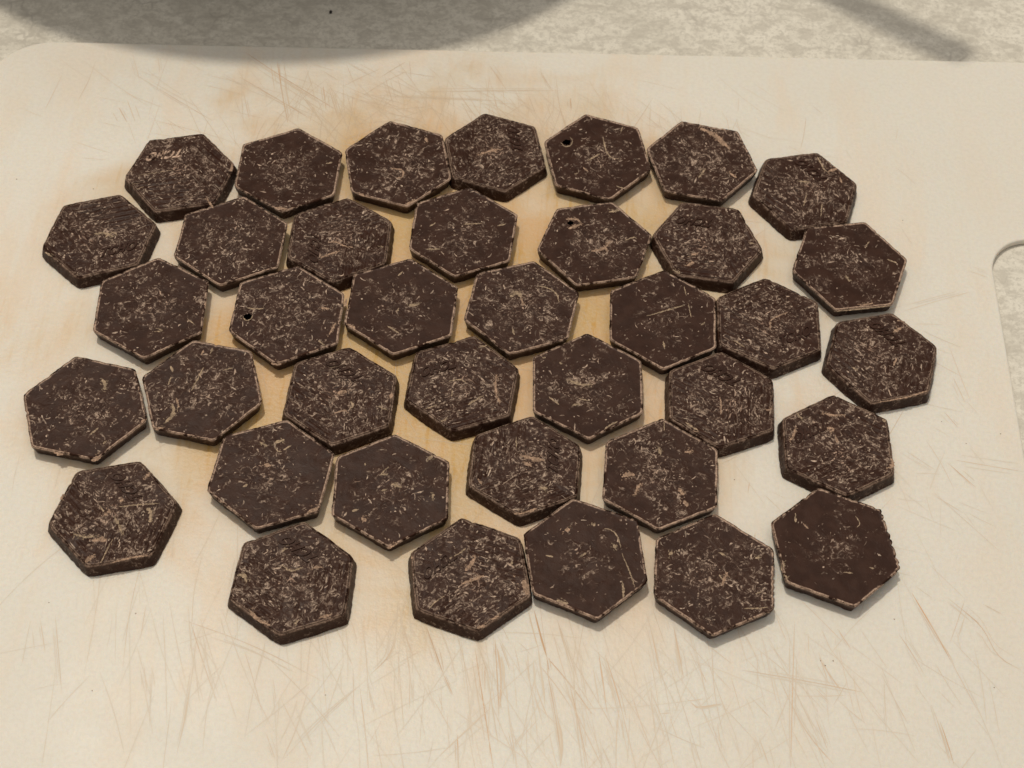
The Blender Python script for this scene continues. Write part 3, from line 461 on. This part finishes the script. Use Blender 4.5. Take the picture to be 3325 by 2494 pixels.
def field(n, cx, cy, sx, sy, amean, asd, lmin, lmax, smin, smax):
    for _ in range(n):
        x = rng.normal(cx, sx); y = rng.normal(cy, sy)
        if amean == 100 and math.hypot(x / 100, (y + 2) / 72) > 0.95: continue
        if abs(x) > 140 or y > 92 or y < -150 or in_slot((x, y)): continue
        a = math.radians(rng.normal(amean, asd)); l_ = lmin + (lmax - lmin) * rng.random() ** 2
        d = np.array([math.cos(a), math.sin(a)]) * l_ / 2
        bend = np.array([-d[1], d[0]]) * rng.normal(0, 0.04)
        p = np.array([x, y])
        if in_slot(p + d) or in_slot(p - d) or (p + d)[1] > 97 + 0.055 * x or (p - d)[1] > 97 + 0.055 * x: continue
        cut([p - d, p + bend, p + d], rng.uniform(0.07, 0.16), rng.uniform(smin, smax) * 0.85, rng.uniform(0.2, 1.0))
# the two worked zones of the board: behind the pieces and in front of them
field(200, -20, 72, 42, 9, 98, 22, 6, 26, 0.10, 0.5)
field(120, -30, 74, 40, 10, 150, 18, 6, 32, 0.08, 0.38)
field(90, 30, 72, 32, 10, 120, 35, 4, 20, 0.06, 0.35)
field(220, 24, -90, 44, 12, 104, 9, 5, 28, 0.10, 0.5)
field(80, 30, -90, 46, 14, 128, 16, 5, 26, 0.08, 0.42)
field(70, 0, -95, 55, 12, 50, 22, 6, 30, 0.06, 0.3)
field(420, 0, 0, 62, 45, 100, 40, 3, 18, 0.15, 0.6)
field(90, 100, -35, 14, 35, 125, 28, 4, 20, 0.06, 0.38)
field(80, -55, -85, 32, 16, 95, 12, 8, 34, 0.05, 0.28)
kn = cuts.build('knife_marks', M_MARK, board)
tag(kn, kind='stuff')
sp = Strips()
for p in SPECK:
    a = rng.random() * 6.28; d = np.array([math.cos(a), math.sin(a)]) * rng.uniform(0.10, 0.2)
    sp.add(np.array(p) + np.linspace(-1, 1, 5)[:, None] * d, np.array([0.04, 0.2, 0.24, 0.18, 0.04]), np.full(5, ZB + 0.03), 0.05, np.array([0.26, 0.18, 0.12]))
for _ in range(5):
    p = np.array([rng.uniform(-120, 105), rng.uniform(-100, 85)]); a = rng.random() * 6.28
    d = np.array([math.cos(a), math.sin(a)]) * rng.uniform(0.06, 0.16)
    sp.add(p + np.linspace(-1, 1, 5)[:, None] * d, np.array([0.03, 0.14, 0.18, 0.12, 0.03]), np.full(5, ZB + 0.04), 0.05, np.array([0.2, 0.14, 0.10]))
s_ob = sp.build('chocolate_crumbs', M_FLECK, None)
tag(s_ob, 'tiny dark chocolate crumbs scattered on the board around the pieces', 'crumbs', kind='stuff')

# ------------------------------------------------------------------ chocolate hexagons
NR = 48
LATT = [(0, 0, 0)]
for r_ in range(1, NR + 1):
    for s_ in range(6):
        for t_ in range(r_):
            LATT.append((r_, s_, t_))
LATT = np.array(LATT)
def lidx(r, s, t):
    s = s + t // r if r else 0
    t = t % r if r else 0
    return 0 if r == 0 else 1 + 3 * r * (r - 1) + (s % 6) * r + t
LF = []
for r_ in range(1, NR + 1):
    for s_ in range(6):
        for t_ in range(r_):
            LF.append((lidx(r_ - 1, s_, t_) if r_ > 1 else 0, lidx(r_, s_, t_ + 1), lidx(r_, s_, t_)))
            if t_ < r_ - 1:
                LF.append((lidx(r_ - 1, s_, t_), lidx(r_ - 1, s_, t_ + 1), lidx(r_, s_, t_ + 1)))
NP = 6 * NR

# which corner of a moulded face its stamped letters sit in
LETTER = {0: 0, 3: 2, 6: 1, 7: 3, 9: 5, 12: 0, 19: 3, 20: 1, 23: 1, 24: 0, 26: 1, 27: 0, 28: 1, 31: 2, 34: 1, 35: 0}
SCUFF = {1: .5, 2: .75, 4: .45, 5: .85, 8: .7, 10: .4, 11: .5, 13: .4, 14: .5, 15: .8, 16: .22, 17: .85, 18: .22, 21: .6, 22: .7,
         25: .45, 29: .45, 30: .32, 32: .6, 33: .0, 36: .1, 37: .8}

def smooth(e0, e1, x):
    t = np.clip((x - e0) / (e1 - e0), 0, 1); return t * t * (3 - 2 * t)

def rhombus_coords(x, y, va, vc):
    det = va[0] * vc[1] - va[1] * vc[0]
    return (x * vc[1] - y * vc[0]) / det, (va[0] * y - va[1] * x) / det

class Piece:
    def __init__(self, i, kind, poly, cen):
        self.i, self.kind, self.poly, self.cen = i, kind, np.array(poly), np.array(cen)
        self.seed = 100 + 13 * i
    def relief(self, x, y):
        """height of the upper face above PIECE_H, mm"""
        s = self.seed
        z = 0.16 * (fbm(x / 7.0, y / 7.0, s, 2) - 0.5) + 0.05 * (fbm(x / 1.1, y / 1.1, s + 3, 2) - 0.5)
        if self.kind == 'A':
            l0 = LETTER[self.i]
            for h in (1, 2):
                m_ = (l0 + 2 * h) % 6
                al, be = rhombus_coords(x, y, self.poly[(m_ - 1) % 6], self.poly[(m_ + 1) % 6])
                ins = smooth(0.05, 0.09, al) * smooth(0.97, 0.93, al) * smooth(0.04, 0.08, be) * smooth(0.96, 0.9, be)
                ph = (al * 8.0) % 1.0
                wear = smooth(0.25, 0.5, fbm(x / 4.0, y / 4.0, s + 9, 2))
                z = z - 0.30 * ins * wear * smooth(0.26, 0.08, np.abs(ph - 0.5))
                z = z - 0.07 * smooth(0.03, 0.0, np.abs(al)) * (be > 0) * (be < 1)
            z = z + 0.09 * (fbm(x / 0.7, y / 0.7, s + 5, 2) - 0.5)
        return z
    def build(self, bodymat):
        P_ = self.poly; A = self.kind == 'A'; s = self.seed
        r, sc, t = LATT[:, 0], LATT[:, 1], LATT[:, 2]
        rr = np.maximum(r, 1)
        uv = P_[sc] + (P_[(sc + 1) % 6] - P_[sc]) * (t / rr)[:, None]     # on the outline
        frac = r / NR
        # corner rounding: pull the outline in near the corners
        d = np.minimum(t / rr, 1 - t / rr) * 15.0
        rho = 1.6 if A else 1.2
        pull = np.where(d < rho, (rho - d) ** 2 / rho * 0.155, 0)
        nrm = uv / np.linalg.norm(uv, axis=1, keepdims=True)
        per = (sc + t / rr) * 15.0                                        # mm along the outline
        cth, sth = np.cos(per * math.pi / 45), np.sin(per * math.pi / 45)
        rag = (0.24 * (fbm(cth * 3.6, sth * 3.6, s + 1, 2) - 0.5) + 0.20 * (fbm(cth * 19, sth * 19, s + 2, 2) - 0.5))
        chip = np.zeros(len(per))
        lr = np.random.default_rng(s)
        for _ in range(3):
            c0 = lr.uniform(0, 90); wd = lr.uniform(0.35, 1.0); chip = np.maximum(chip, lr.uniform(0.08, 0.30) * smooth(wd, 0, np.abs(per - c0)))
        if self.i == 33:                                                  # notched edge
            e = ((per > 27) & (per < 46)); chip = np.maximum(chip, e * 0.42 * (0.5 + 0.5 * np.sin(per * 2.9 + 1.5 * np.sin(per))) ** 3)
        if self.i == 37:
            e = ((per > 33) & (per < 43)); chip = np.maximum(chip, e * 0.25 * (0.5 + 0.5 * np.sin(per * 4.1)) ** 2)
        off = rag - chip - pull
        inset = 0.42 if A else 0.16
        edge = smooth(0.90, 1.0, frac)
        pts = uv * frac[:, None] + nrm * ((off - inset) * edge - pull * smooth(0.3, 0.92, frac) * (1 - edge))[:, None]
        z = PIECE_H + self.relief(pts[:, 0], pts[:, 1])
        z = z - (0.05 if A else 0.0) * smooth(0.93, 1.0, frac)
        if not A:                                                         # slight lip thrown up at the sharp rim, sunk middle
            z = z + 0.10 * smooth(0.95, 0.995, frac) * (0.4 + vnoise(per / 1.3, per * 0, s + 6)) - 0.12 * (1 - frac ** 2)
        rim = smooth(0.962, 0.985, frac) * (1.0 if not A else 0.4)
        V = [np.column_stack([pts, z])]; R = [rim]; FA = [np.ones(len(z))]
        o0 = len(LATT) - NP                                               # first vertex of the outermost ring
        bu, bn, boff, bz = uv[o0:], nrm[o0:], off[o0:], z[o0:]
        pe = per[o0:]; basen = 0.30 * (fbm(cth[o0:] * 4.8 + 9, sth[o0:] * 4.8, s + 4, 2) - 0.5)
        if A: rows = [(-0.16, 0.07, .6, 1), (0.0, 0.22, .5, 1), (0.08, 0.5, .1, .8), (0.28, 1.5, 0, .5), (0.52, 2.5, 0, .25), (0.74, 3.3, 0, 0), (0.66, 3.58, 0, 0)]
        else: rows = [(-0.02, 0.05, 1, 1), (0.02, 0.22, .9, 1), (-0.10, 0.55, .25, .8), (-0.30, 1.5, 0, .5), (-0.52, 2.5, 0, .25), (-0.76, 3.4, 0, 0), (-0.9, 3.58, 0, 0)]
        F = list(LF)
        prev = o0
        for ro, dz, rv, k_ in rows:
            zz = np.where(dz < 1, bz - dz, PIECE_H - dz)
            rough = 0.16 * (vnoise(pe / 0.6, np.full(NP, dz * 2.1), s + 8) - 0.5)
            pp = bu + bn * (ro + boff * k_ + (basen - pull[o0:]) * (1 - k_) + rough * (dz > 0.3))[:, None]
            b0 = sum(len(a) for a in V)
            V.append(np.column_stack([pp, zz])); R.append(np.full(NP, rv * (1.0 if not A else 0.6))); FA.append(np.full(NP, 1.0 if dz < 0.3 else 0.45))
            for j in range(NP):
                j2 = (j + 1) % NP
                F.append((prev + j, prev + j2, b0 + j2, b0 + j))
            prev = b0
        F.append(tuple(prev + j for j in range(NP)))
        V = np.concatenate(V)
        # orient outwards
        F = [f[::-1] if len(f) == 4 or len(f) > 4 else f for f in F]
        me = mesh_from('chocolate_piece', V, F)
        add_float(me, 'rim', np.concatenate(R))
        add_float(me, 'face', np.concatenate(FA))
        me.materials.append(bodymat)
        ob = bpy.data.objects.new('chocolate_piece', me)
        ob.location = (self.cen[0] * MM, self.cen[1] * MM, (BOARD_T + 0.02) * MM)
        ob['scuff'] = SCUFF.get(self.i, 0.95 if A else 0.5)
        self.ob = link(ob)
        return ob
    def top(self, x, y):
        z = PIECE_H + self.relief(np.asarray(x), np.asarray(y))
        if self.kind == 'B':
            fr = np.minimum(1, np.hypot(x, y) / 14.0)
            z = z - 0.12 * (1 - fr ** 2)
        return z
    def inside(self, x, y, m_=0.4):
        ok = np.ones_like(x, bool)
        for j in range(6):
            a, c = self.poly[j], self.poly[(j + 1) % 6]
            e = c - a; n = np.array([e[1], -e[0]]) / np.linalg.norm(e)
            if n @ a > 0: n = -n                                          # inward
            ok &= ((x - a[0]) * n[0] + (y - a[1]) * n[1]) > m_
        return ok
    def flecks(self):
        S = Strips(); s = self.seed; lr = np.random.default_rng(s + 1)
        A = self.kind == 'A'; sc = self.ob['scuff']
        want = int(360 * (0.55 + 0.45 * sc)) if A else int(45 + 270 * sc)
        x = lr.uniform(-15.5, 15.5, 24000); y = lr.uniform(-15.5, 15.5, 24000)
        dens = smooth(0.47, 0.66, fbm(x / 2.6, y / 2.6, s + 21, 4)) * (0.35 + 0.65 * sc) + (0.16 if A else 0.05)
        cx, cy = lr.normal(0, 1.2, 2)
        cb_ = np.exp(-((x - cx) ** 2 + (y - cy) ** 2) / (2 * 3.0 ** 2)); dens = dens + (0.8 if A else 0.5) * cb_
        ok = self.inside(x, y, 0.7 if A else 0.5) & (lr.random(24000) < dens)
        for hx in HOLE:
            if hx[0] == self.i: ok &= np.hypot(x - hx[1][0], y - hx[1][1]) > hx[2] + 0.5
        if self.i == 0:                                         # letters stay readable
            c0 = self.poly[LETTER[self.i]] * 0.5; ok &= (np.hypot(x - c0[0], y - c0[1]) > 4.2) | (lr.random(len(x)) < 0.12)
        idx = np.nonzero(ok)[0][:want]
        x, y = x[idx], y[idx]; n = len(idx)
        L_ = np.where(lr.random(n) < 0.72, lr.uniform(0.25, 0.75, n), lr.uniform(0.7, 1.9, n))
        a = 5.0 * vnoise(x / 5.0, y / 5.0, s + 31) + lr.normal(0, 0.75, n); cv = lr.normal(0, 1.0, n)
        if A:                                                             # chafing follows the moulded ridges
            for h in (1, 2):
                m_ = (LETTER[self.i] + 2 * h) % 6
                va, vc = self.poly[(m_ - 1) % 6], self.poly[(m_ + 1) % 6]
                al, be = rhombus_coords(x, y, va, vc)
                hit = (al > 0.05) & (be > 0.05) & (lr.random(n) < 0.6)
                a = np.where(hit, math.atan2(vc[1], vc[0]) + lr.normal(0, 0.22, n), a); cv = np.where(hit, cv * 0.35, cv)
                L_ = np.where(hit, L_ * 1.25, L_)
        u = np.linspace(-0.5, 0.5, 5)
        th = a[:, None] + cv[:, None] * u
        p = np.cumsum(np.stack([np.cos(th), np.sin(th)], 2) * (L_ / 4)[:, None, None], 1)
        p = p - p.mean(1, keepdims=True) + np.stack([x, y], 1)[:, None]
        keep = self.inside(p[..., 0], p[..., 1], 0.35).all(1)
        w = lr.uniform(0.12, 0.40, n)[:, None] * np.array([0.3, 0.9, 1.0, 0.8, 0.2]) * lr.uniform(0.35, 1.5, (n, 5))
        br = lr.random(n)[:, None]
        pink = np.clip(0.18 + 0.6 * np.exp(-((x - cx) ** 2 + (y - cy) ** 2) / 12.0) * (1 if A else 0.6) + lr.normal(0, 0.12, n), 0, 1)[:, None]
        lo = np.array([0.105, 0.074, 0.058]); hi = np.array([0.60, 0.475, 0.375]); pk = np.array([0.42, 0.270, 0.200])
        col = lo + (hi - lo) * br ** 2.4
        col = col * (1 - pink) + pink * pk * (0.30 + 0.70 * br)
        zt = self.top(p[..., 0], p[..., 1]) + 0.02
        S.add_many(p[keep], w[keep], zt[keep], 0.045, col[keep])
        for gi, wd, tn, pl in GOUGE:
            if gi != self.i: continue
            pl = np.array(pl); L_ = np.linalg.norm(np.diff(pl, axis=0), axis=1).sum()
            if L_ < wd: 
                c0 = pl.mean(0); dd = (pl[-1] - pl[0]) / max(L_, 1e-6); pl = np.array([c0 - dd * wd * .6, c0 + dd * wd * .6]); L_ = wd * 1.2
            n = int(max(7, L_ / 0.22))
            p = resample(pl, n); p = p + lr.normal(0, 0.05, p.shape)
            u = np.linspace(0, 1, n)
            w = wd * (0.25 + 0.75 * np.sin(np.pi * u) ** 0.6) * (0.45 + 0.95 * vnoise(u * L_ / 0.35, u * 0 + gi, s + int(lr.integers(99))))
            base = np.array([0.40, 0.30, 0.205]) if tn == 0 else np.array([0.42, 0.285, 0.20])
            col = base[None] * (0.6 + 0.55 * vnoise(u * L_ / 0.4, u * 0 + 5, s + int(lr.integers(99))))[:, None]
            S.add(p, w, self.top(p[:, 0], p[:, 1]) + 0.03, 0.05, col)
            if wd > 0.55:                                                 # torn edges beside a broad gouge
                for _ in range(int(5 * L_) + 3):
                    q0 = p[lr.integers(n)] + lr.normal(0, wd * 0.55, 2); a = lr.uniform(0, 6.28)
                    dv = np.array([math.cos(a), math.sin(a)]) * lr.uniform(0.12, 0.4)
                    pp = q0 + np.linspace(-1, 1, 4)[:, None] * dv
                    if self.inside(pp[:, 0], pp[:, 1], 0.2).all():
                        S.add(pp, np.array([0.04, 0.2, 0.16, 0.04]), self.top(pp[:, 0], pp[:, 1]) + 0.025, 0.04, base * lr.uniform(0.4, 1.0))
        o = S.build('scuff_flecks', M_FLECK, self.ob)
        tag(o, kind='stuff')

# lettering stamped on the moulded face: one text mesh, shared
def text_mesh():
    c = bpy.data.curves.new('lettering', 'FONT')
    c.body = 'TCHO'; c.size = 3.6 * MM; c.align_x = 'CENTER'; c.align_y = 'CENTER'; c.space_character = 1.08
    c.extrude = 0.2 * MM; c.bevel_depth = 0.05 * MM; c.bevel_resolution = 1; c.offset = 0.09 * MM
    o = bpy.data.objects.new('lettering_curve', c); COL.objects.link(o)
    dg = bpy.context.evaluated_depsgraph_get()
    me = bpy.data.meshes.new_from_object(o.evaluated_get(dg))
    bpy.data.objects.remove(o); bpy.data.curves.remove(c)
    me.name = 'lettering'
    xs = [v.co.x for v in me.vertices]
    k_ = 9.0 * MM / (max(xs) - min(xs))
    me.transform(Matrix.Diagonal((k_, k_ * 1.4, 1, 1)))
    add_float(me, 'rim', np.full(len(me.vertices), 0.0)); add_float(me, 'face', np.full(len(me.vertices), 0.0))
    return me
T_ME = text_mesh(); T_ME.materials.clear(); T_ME.materials.append(M_CHOC)
T_PALE = T_ME.copy()
T_PALE.attributes['rim'].data.foreach_set('value', np.full(len(T_PALE.vertices), 1.0, dtype=np.float32))

def drill(ob, h):
    """an air bubble that opened at the surface: a real pit cut into the piece"""
    (hx, hy), r = h[1], h[2]
    V, F = [], []
    n = 20
    prof = [(0.0, 2.0), (0.6 * r, 2.1), (0.9 * r, 2.5), (r, 3.0), (0.97 * r, 3.45), (1.25 * r, 5.0)]
    lr = np.random.default_rng(h[0])
    wob = 1 + 0.13 * lr.normal(0, 1, n)
    V.append((hx, hy, prof[0][1]))
    for rad, zz in prof[1:]:
        for j in range(n):
            a = 2 * math.pi * j / n
            V.append((hx + rad * wob[j] * math.cos(a), hy + rad * wob[j] * math.sin(a), zz))
    for j in range(n): F.append((0, 1 + (j + 1) % n, 1 + j))
    for q_ in range(len(prof) - 2):
        for j in range(n):
            a, c = 1 + q_ * n + j, 1 + q_ * n + (j + 1) % n
            F.append((a, c, c + n, a + n))
    F.append(tuple(1 + (len(prof) - 2) * n + j for j in range(n)))
    cme = mesh_from('pit_cutter', V, F, False)
    co = bpy.data.objects.new('pit_cutter', cme); COL.objects.link(co); co.location = ob.location
    md = ob.modifiers.new('pit', 'BOOLEAN'); md.operation = 'DIFFERENCE'; md.solver = 'EXACT'; md.object = co
    bpy.context.view_layer.update()
    dg = bpy.context.evaluated_depsgraph_get()
    me = bpy.data.meshes.new_from_object(ob.evaluated_get(dg))
    ob.modifiers.clear(); ob.data = me
    bpy.data.objects.remove(co); bpy.data.meshes.remove(cme)

LOOK = [
    'hexagon with pale stamped letters', 'smooth dull hexagon', 'lightly chafed hexagon', 'grainy hexagon', 'smooth hexagon with a round pit', 'hexagon with a pinkish scrape', 'hexagon with a curved groove',
    'grainy hexagon with thick sides', 'finely speckled hexagon', 'grainy hexagon chafed at its centre', 'smooth hexagon with few flecks', 'hexagon with a pale-ringed pit', 'densely scuffed hexagon', 'smooth hexagon with a pale rim',
    'plain lightly flecked hexagon', 'flecked hexagon with a dark pit', 'smooth plain hexagon', 'scuffed hexagon with a tan centre', 'very smooth hexagon', 'hexagon with dark stamped letters', 'coarse grainy hexagon',
    'hexagon with chipped pale front corner', 'hexagon with a long tan scar', 'ridged hexagon with thick sides', 'hatched hexagon with a pink streak', 'smooth hexagon scuffed at its centre', 'grainy speckled hexagon', 'ridged hexagon with pinkish scrapes',
    'deeply scarred ridged hexagon', 'smooth hexagon with tan flakes', 'smooth sparsely flecked hexagon', 'grainy hexagon with a pink gash', 'hexagon with pinkish patches', 'very smooth hexagon with a notched edge',
    'ridged hexagon with rounded sides', 'hatched hexagon with a broken pinkish side', 'smooth hexagon with a thin curved scratch', 'speckled hexagon with a small forked scar']
ROWS = [list(range(0, 7)), list(range(7, 14)), list(range(14, 21)), list(range(21, 28)), [28, 29, 30, 31, 32], [34, 35, 36, 37, 33]]
ORD = ['first', 'second', 'third', 'fourth', 'fifth', 'sixth', 'seventh']
ROWN = ['row nearest the counter edge', 'second row from the counter edge', 'third row from the counter edge', 'fourth row from the counter edge', 'fifth row from the counter edge', 'row farthest from the counter']
ROWN = ['back row', 'second row', 'third row', 'fourth row', 'fifth row', 'front row']
place = {}
for ri, row in enumerate(ROWS):
    for k_, pi in enumerate(reversed(row)):
        place[pi] = '%s from grip-slot end of %s' % (ORD[k_], ROWN[ri])

for i, (kd, poly, cen) in enumerate(POLY):
    pc = Piece(i, kd, poly, cen)
    ob = pc.build(M_CHOC)
    tag(ob, 'dark chocolate %s, %s' % (LOOK[i], place[i]), 'chocolate', 'dark chocolate hexagons on the cutting board')
    for h in HOLE:
        if h[0] == i: drill(ob, h)
    pc.flecks()
    if kd == 'A':
        m_ = LETTER[i]
        vb, vc = pc.poly[m_], pc.poly[(m_ + 1) % 6]
        e = vc - vb; up = np.array([e[1], -e[0]]); up /= np.linalg.norm(up)
        if up @ vb > 0: up = -up
        ctr = vb * 0.5
        t = bpy.data.objects.new('lettering', T_PALE if i == 0 else T_ME)
        zt = float(pc.top(np.array([ctr[0]]), np.array([ctr[1]]))[0])
        ex = e / np.linalg.norm(e)
        if ex @ np.array([up[1], -up[0]]) < 0: ex = -ex
        ey = pc.poly[(m_ - 1) % 6] - vb; ey = ey / np.linalg.norm(ey)
        t.parent = ob; t.matrix_local = Matrix.Identity(4)
        t.data = t.data.copy()
        t.data.transform(Matrix(((ex[0], ey[0], 0, 0), (ex[1], ey[1], 0, 0), (0, 0, 1, 0), (0, 0, 0, 1))))
        t.location = (ctr[0] * MM, ctr[1] * MM, (zt + 0.03) * MM)
        t['scuff'] = 0.6
        COL.objects.link(t)

# ------------------------------------------------------------------ pan standing on the counter behind the board: throws the round shadow and the handle's bar
def lathe(prof, c, n=96):
    V, F = [], []
    for r, z in prof:
        for j in range(n):
            a = 2 * math.pi * j / n
            V.append((c[0] + r * math.cos(a), c[1] + r * math.sin(a), z))
    for q_ in range(len(prof) - 1):
        for j in range(n):
            a, b_ = q_ * n + j, q_ * n + (j + 1) % n
            F.append((a, b_, b_ + n, a + n))
    F.append(tuple(range(n))[::-1]); F.append(tuple((len(prof) - 1) * n + j for j in range(n)))
    return V, F
PC = (-95.0, 238.5)
V, F = lathe([(113.5, 0.1), (117.5, 2), (123.5, 40), (128.5, 82), (131.0, 85), (130.0, 86.5), (128.0, 85.5), (126.0, 82), (121.0, 41), (114.5, 6), (109.5, 3.5)], PC)
me = mesh_from('frying_pan', V, F); me.materials.append(M_PAN)
pan = link(bpy.data.objects.new('frying_pan', me))
tag(pan, 'wide dark metal pan with slim handle standing on the counter behind the board', 'pan')
def tube(pts, rad, n=14, flat=1.0):
    pts = [Vector(p) for p in pts]; V, F = [], []
    for i, p in enumerate(pts):
        d = (pts[min(i + 1, len(pts) - 1)] - pts[max(i - 1, 0)]).normalized()
        s = d.cross(Vector((0, 0, 1))).normalized(); u = s.cross(d)
        for j in range(n):
            a = 2 * math.pi * j / n
            V.append(tuple(p + s * math.cos(a) * rad[i] + u * math.sin(a) * rad[i] * flat))
    for i in range(len(pts) - 1):
        for j in range(n):
            a, b_ = i * n + j, i * n + (j + 1) % n
            F.append((a, b_, b_ + n, a + n))
    F.append(tuple(range(n))[::-1]); F.append(tuple((len(pts) - 1) * n + j for j in range(n)))
    return V, F
h0, h1 = np.array([12.0, 189.0]), np.array([97.6, 133.0])
hp, hr = [], []
for u in np.linspace(0, 1, 12):
    p = h0 + (h1 - h0) * u
    hp.append((p[0], p[1], 80 + 20 * math.sin(u * 1.5))); hr.append(4.4 + 1.1 * u)
hp.append((h1[0] + 1.6, h1[1] - 0.95, 100)); hr.append(4.0)
V, F = tube(hp, hr, flat=0.7)
me = mesh_from('handle', V, F); me.materials.append(M_PAN)
link(bpy.data.objects.new('handle', me), pan)

# ------------------------------------------------------------------ black crumb on the counter
V, F = [], []
lr = np.random.default_rng(3)
nu, nv = 10, 7
for a_ in range(nv):
    ph = math.pi * a_ / (nv - 1)
    for b_ in range(nu):
        th = 2 * math.pi * b_ / nu
        q_ = 0.85 + 0.3 * lr.random()
        V.append((CRUMB[0] + 0.42 * q_ * math.sin(ph) * math.cos(th), CRUMB[1] + 0.62 * q_ * math.sin(ph) * math.sin(th), 0.36 - 0.34 * math.cos(ph)))
for a_ in range(nv - 1):
    for b_ in range(nu):
        i0, i1 = a_ * nu + b_, a_ * nu + (b_ + 1) % nu
        F.append((i0, i1, i1 + nu, i0 + nu))
me = mesh_from('burnt_crumb', V, F); me.materials.append(M_CRUMB)
tag(link(bpy.data.objects.new('burnt_crumb', me)), 'single black crumb lying on the shaded counter behind the board', 'crumb')
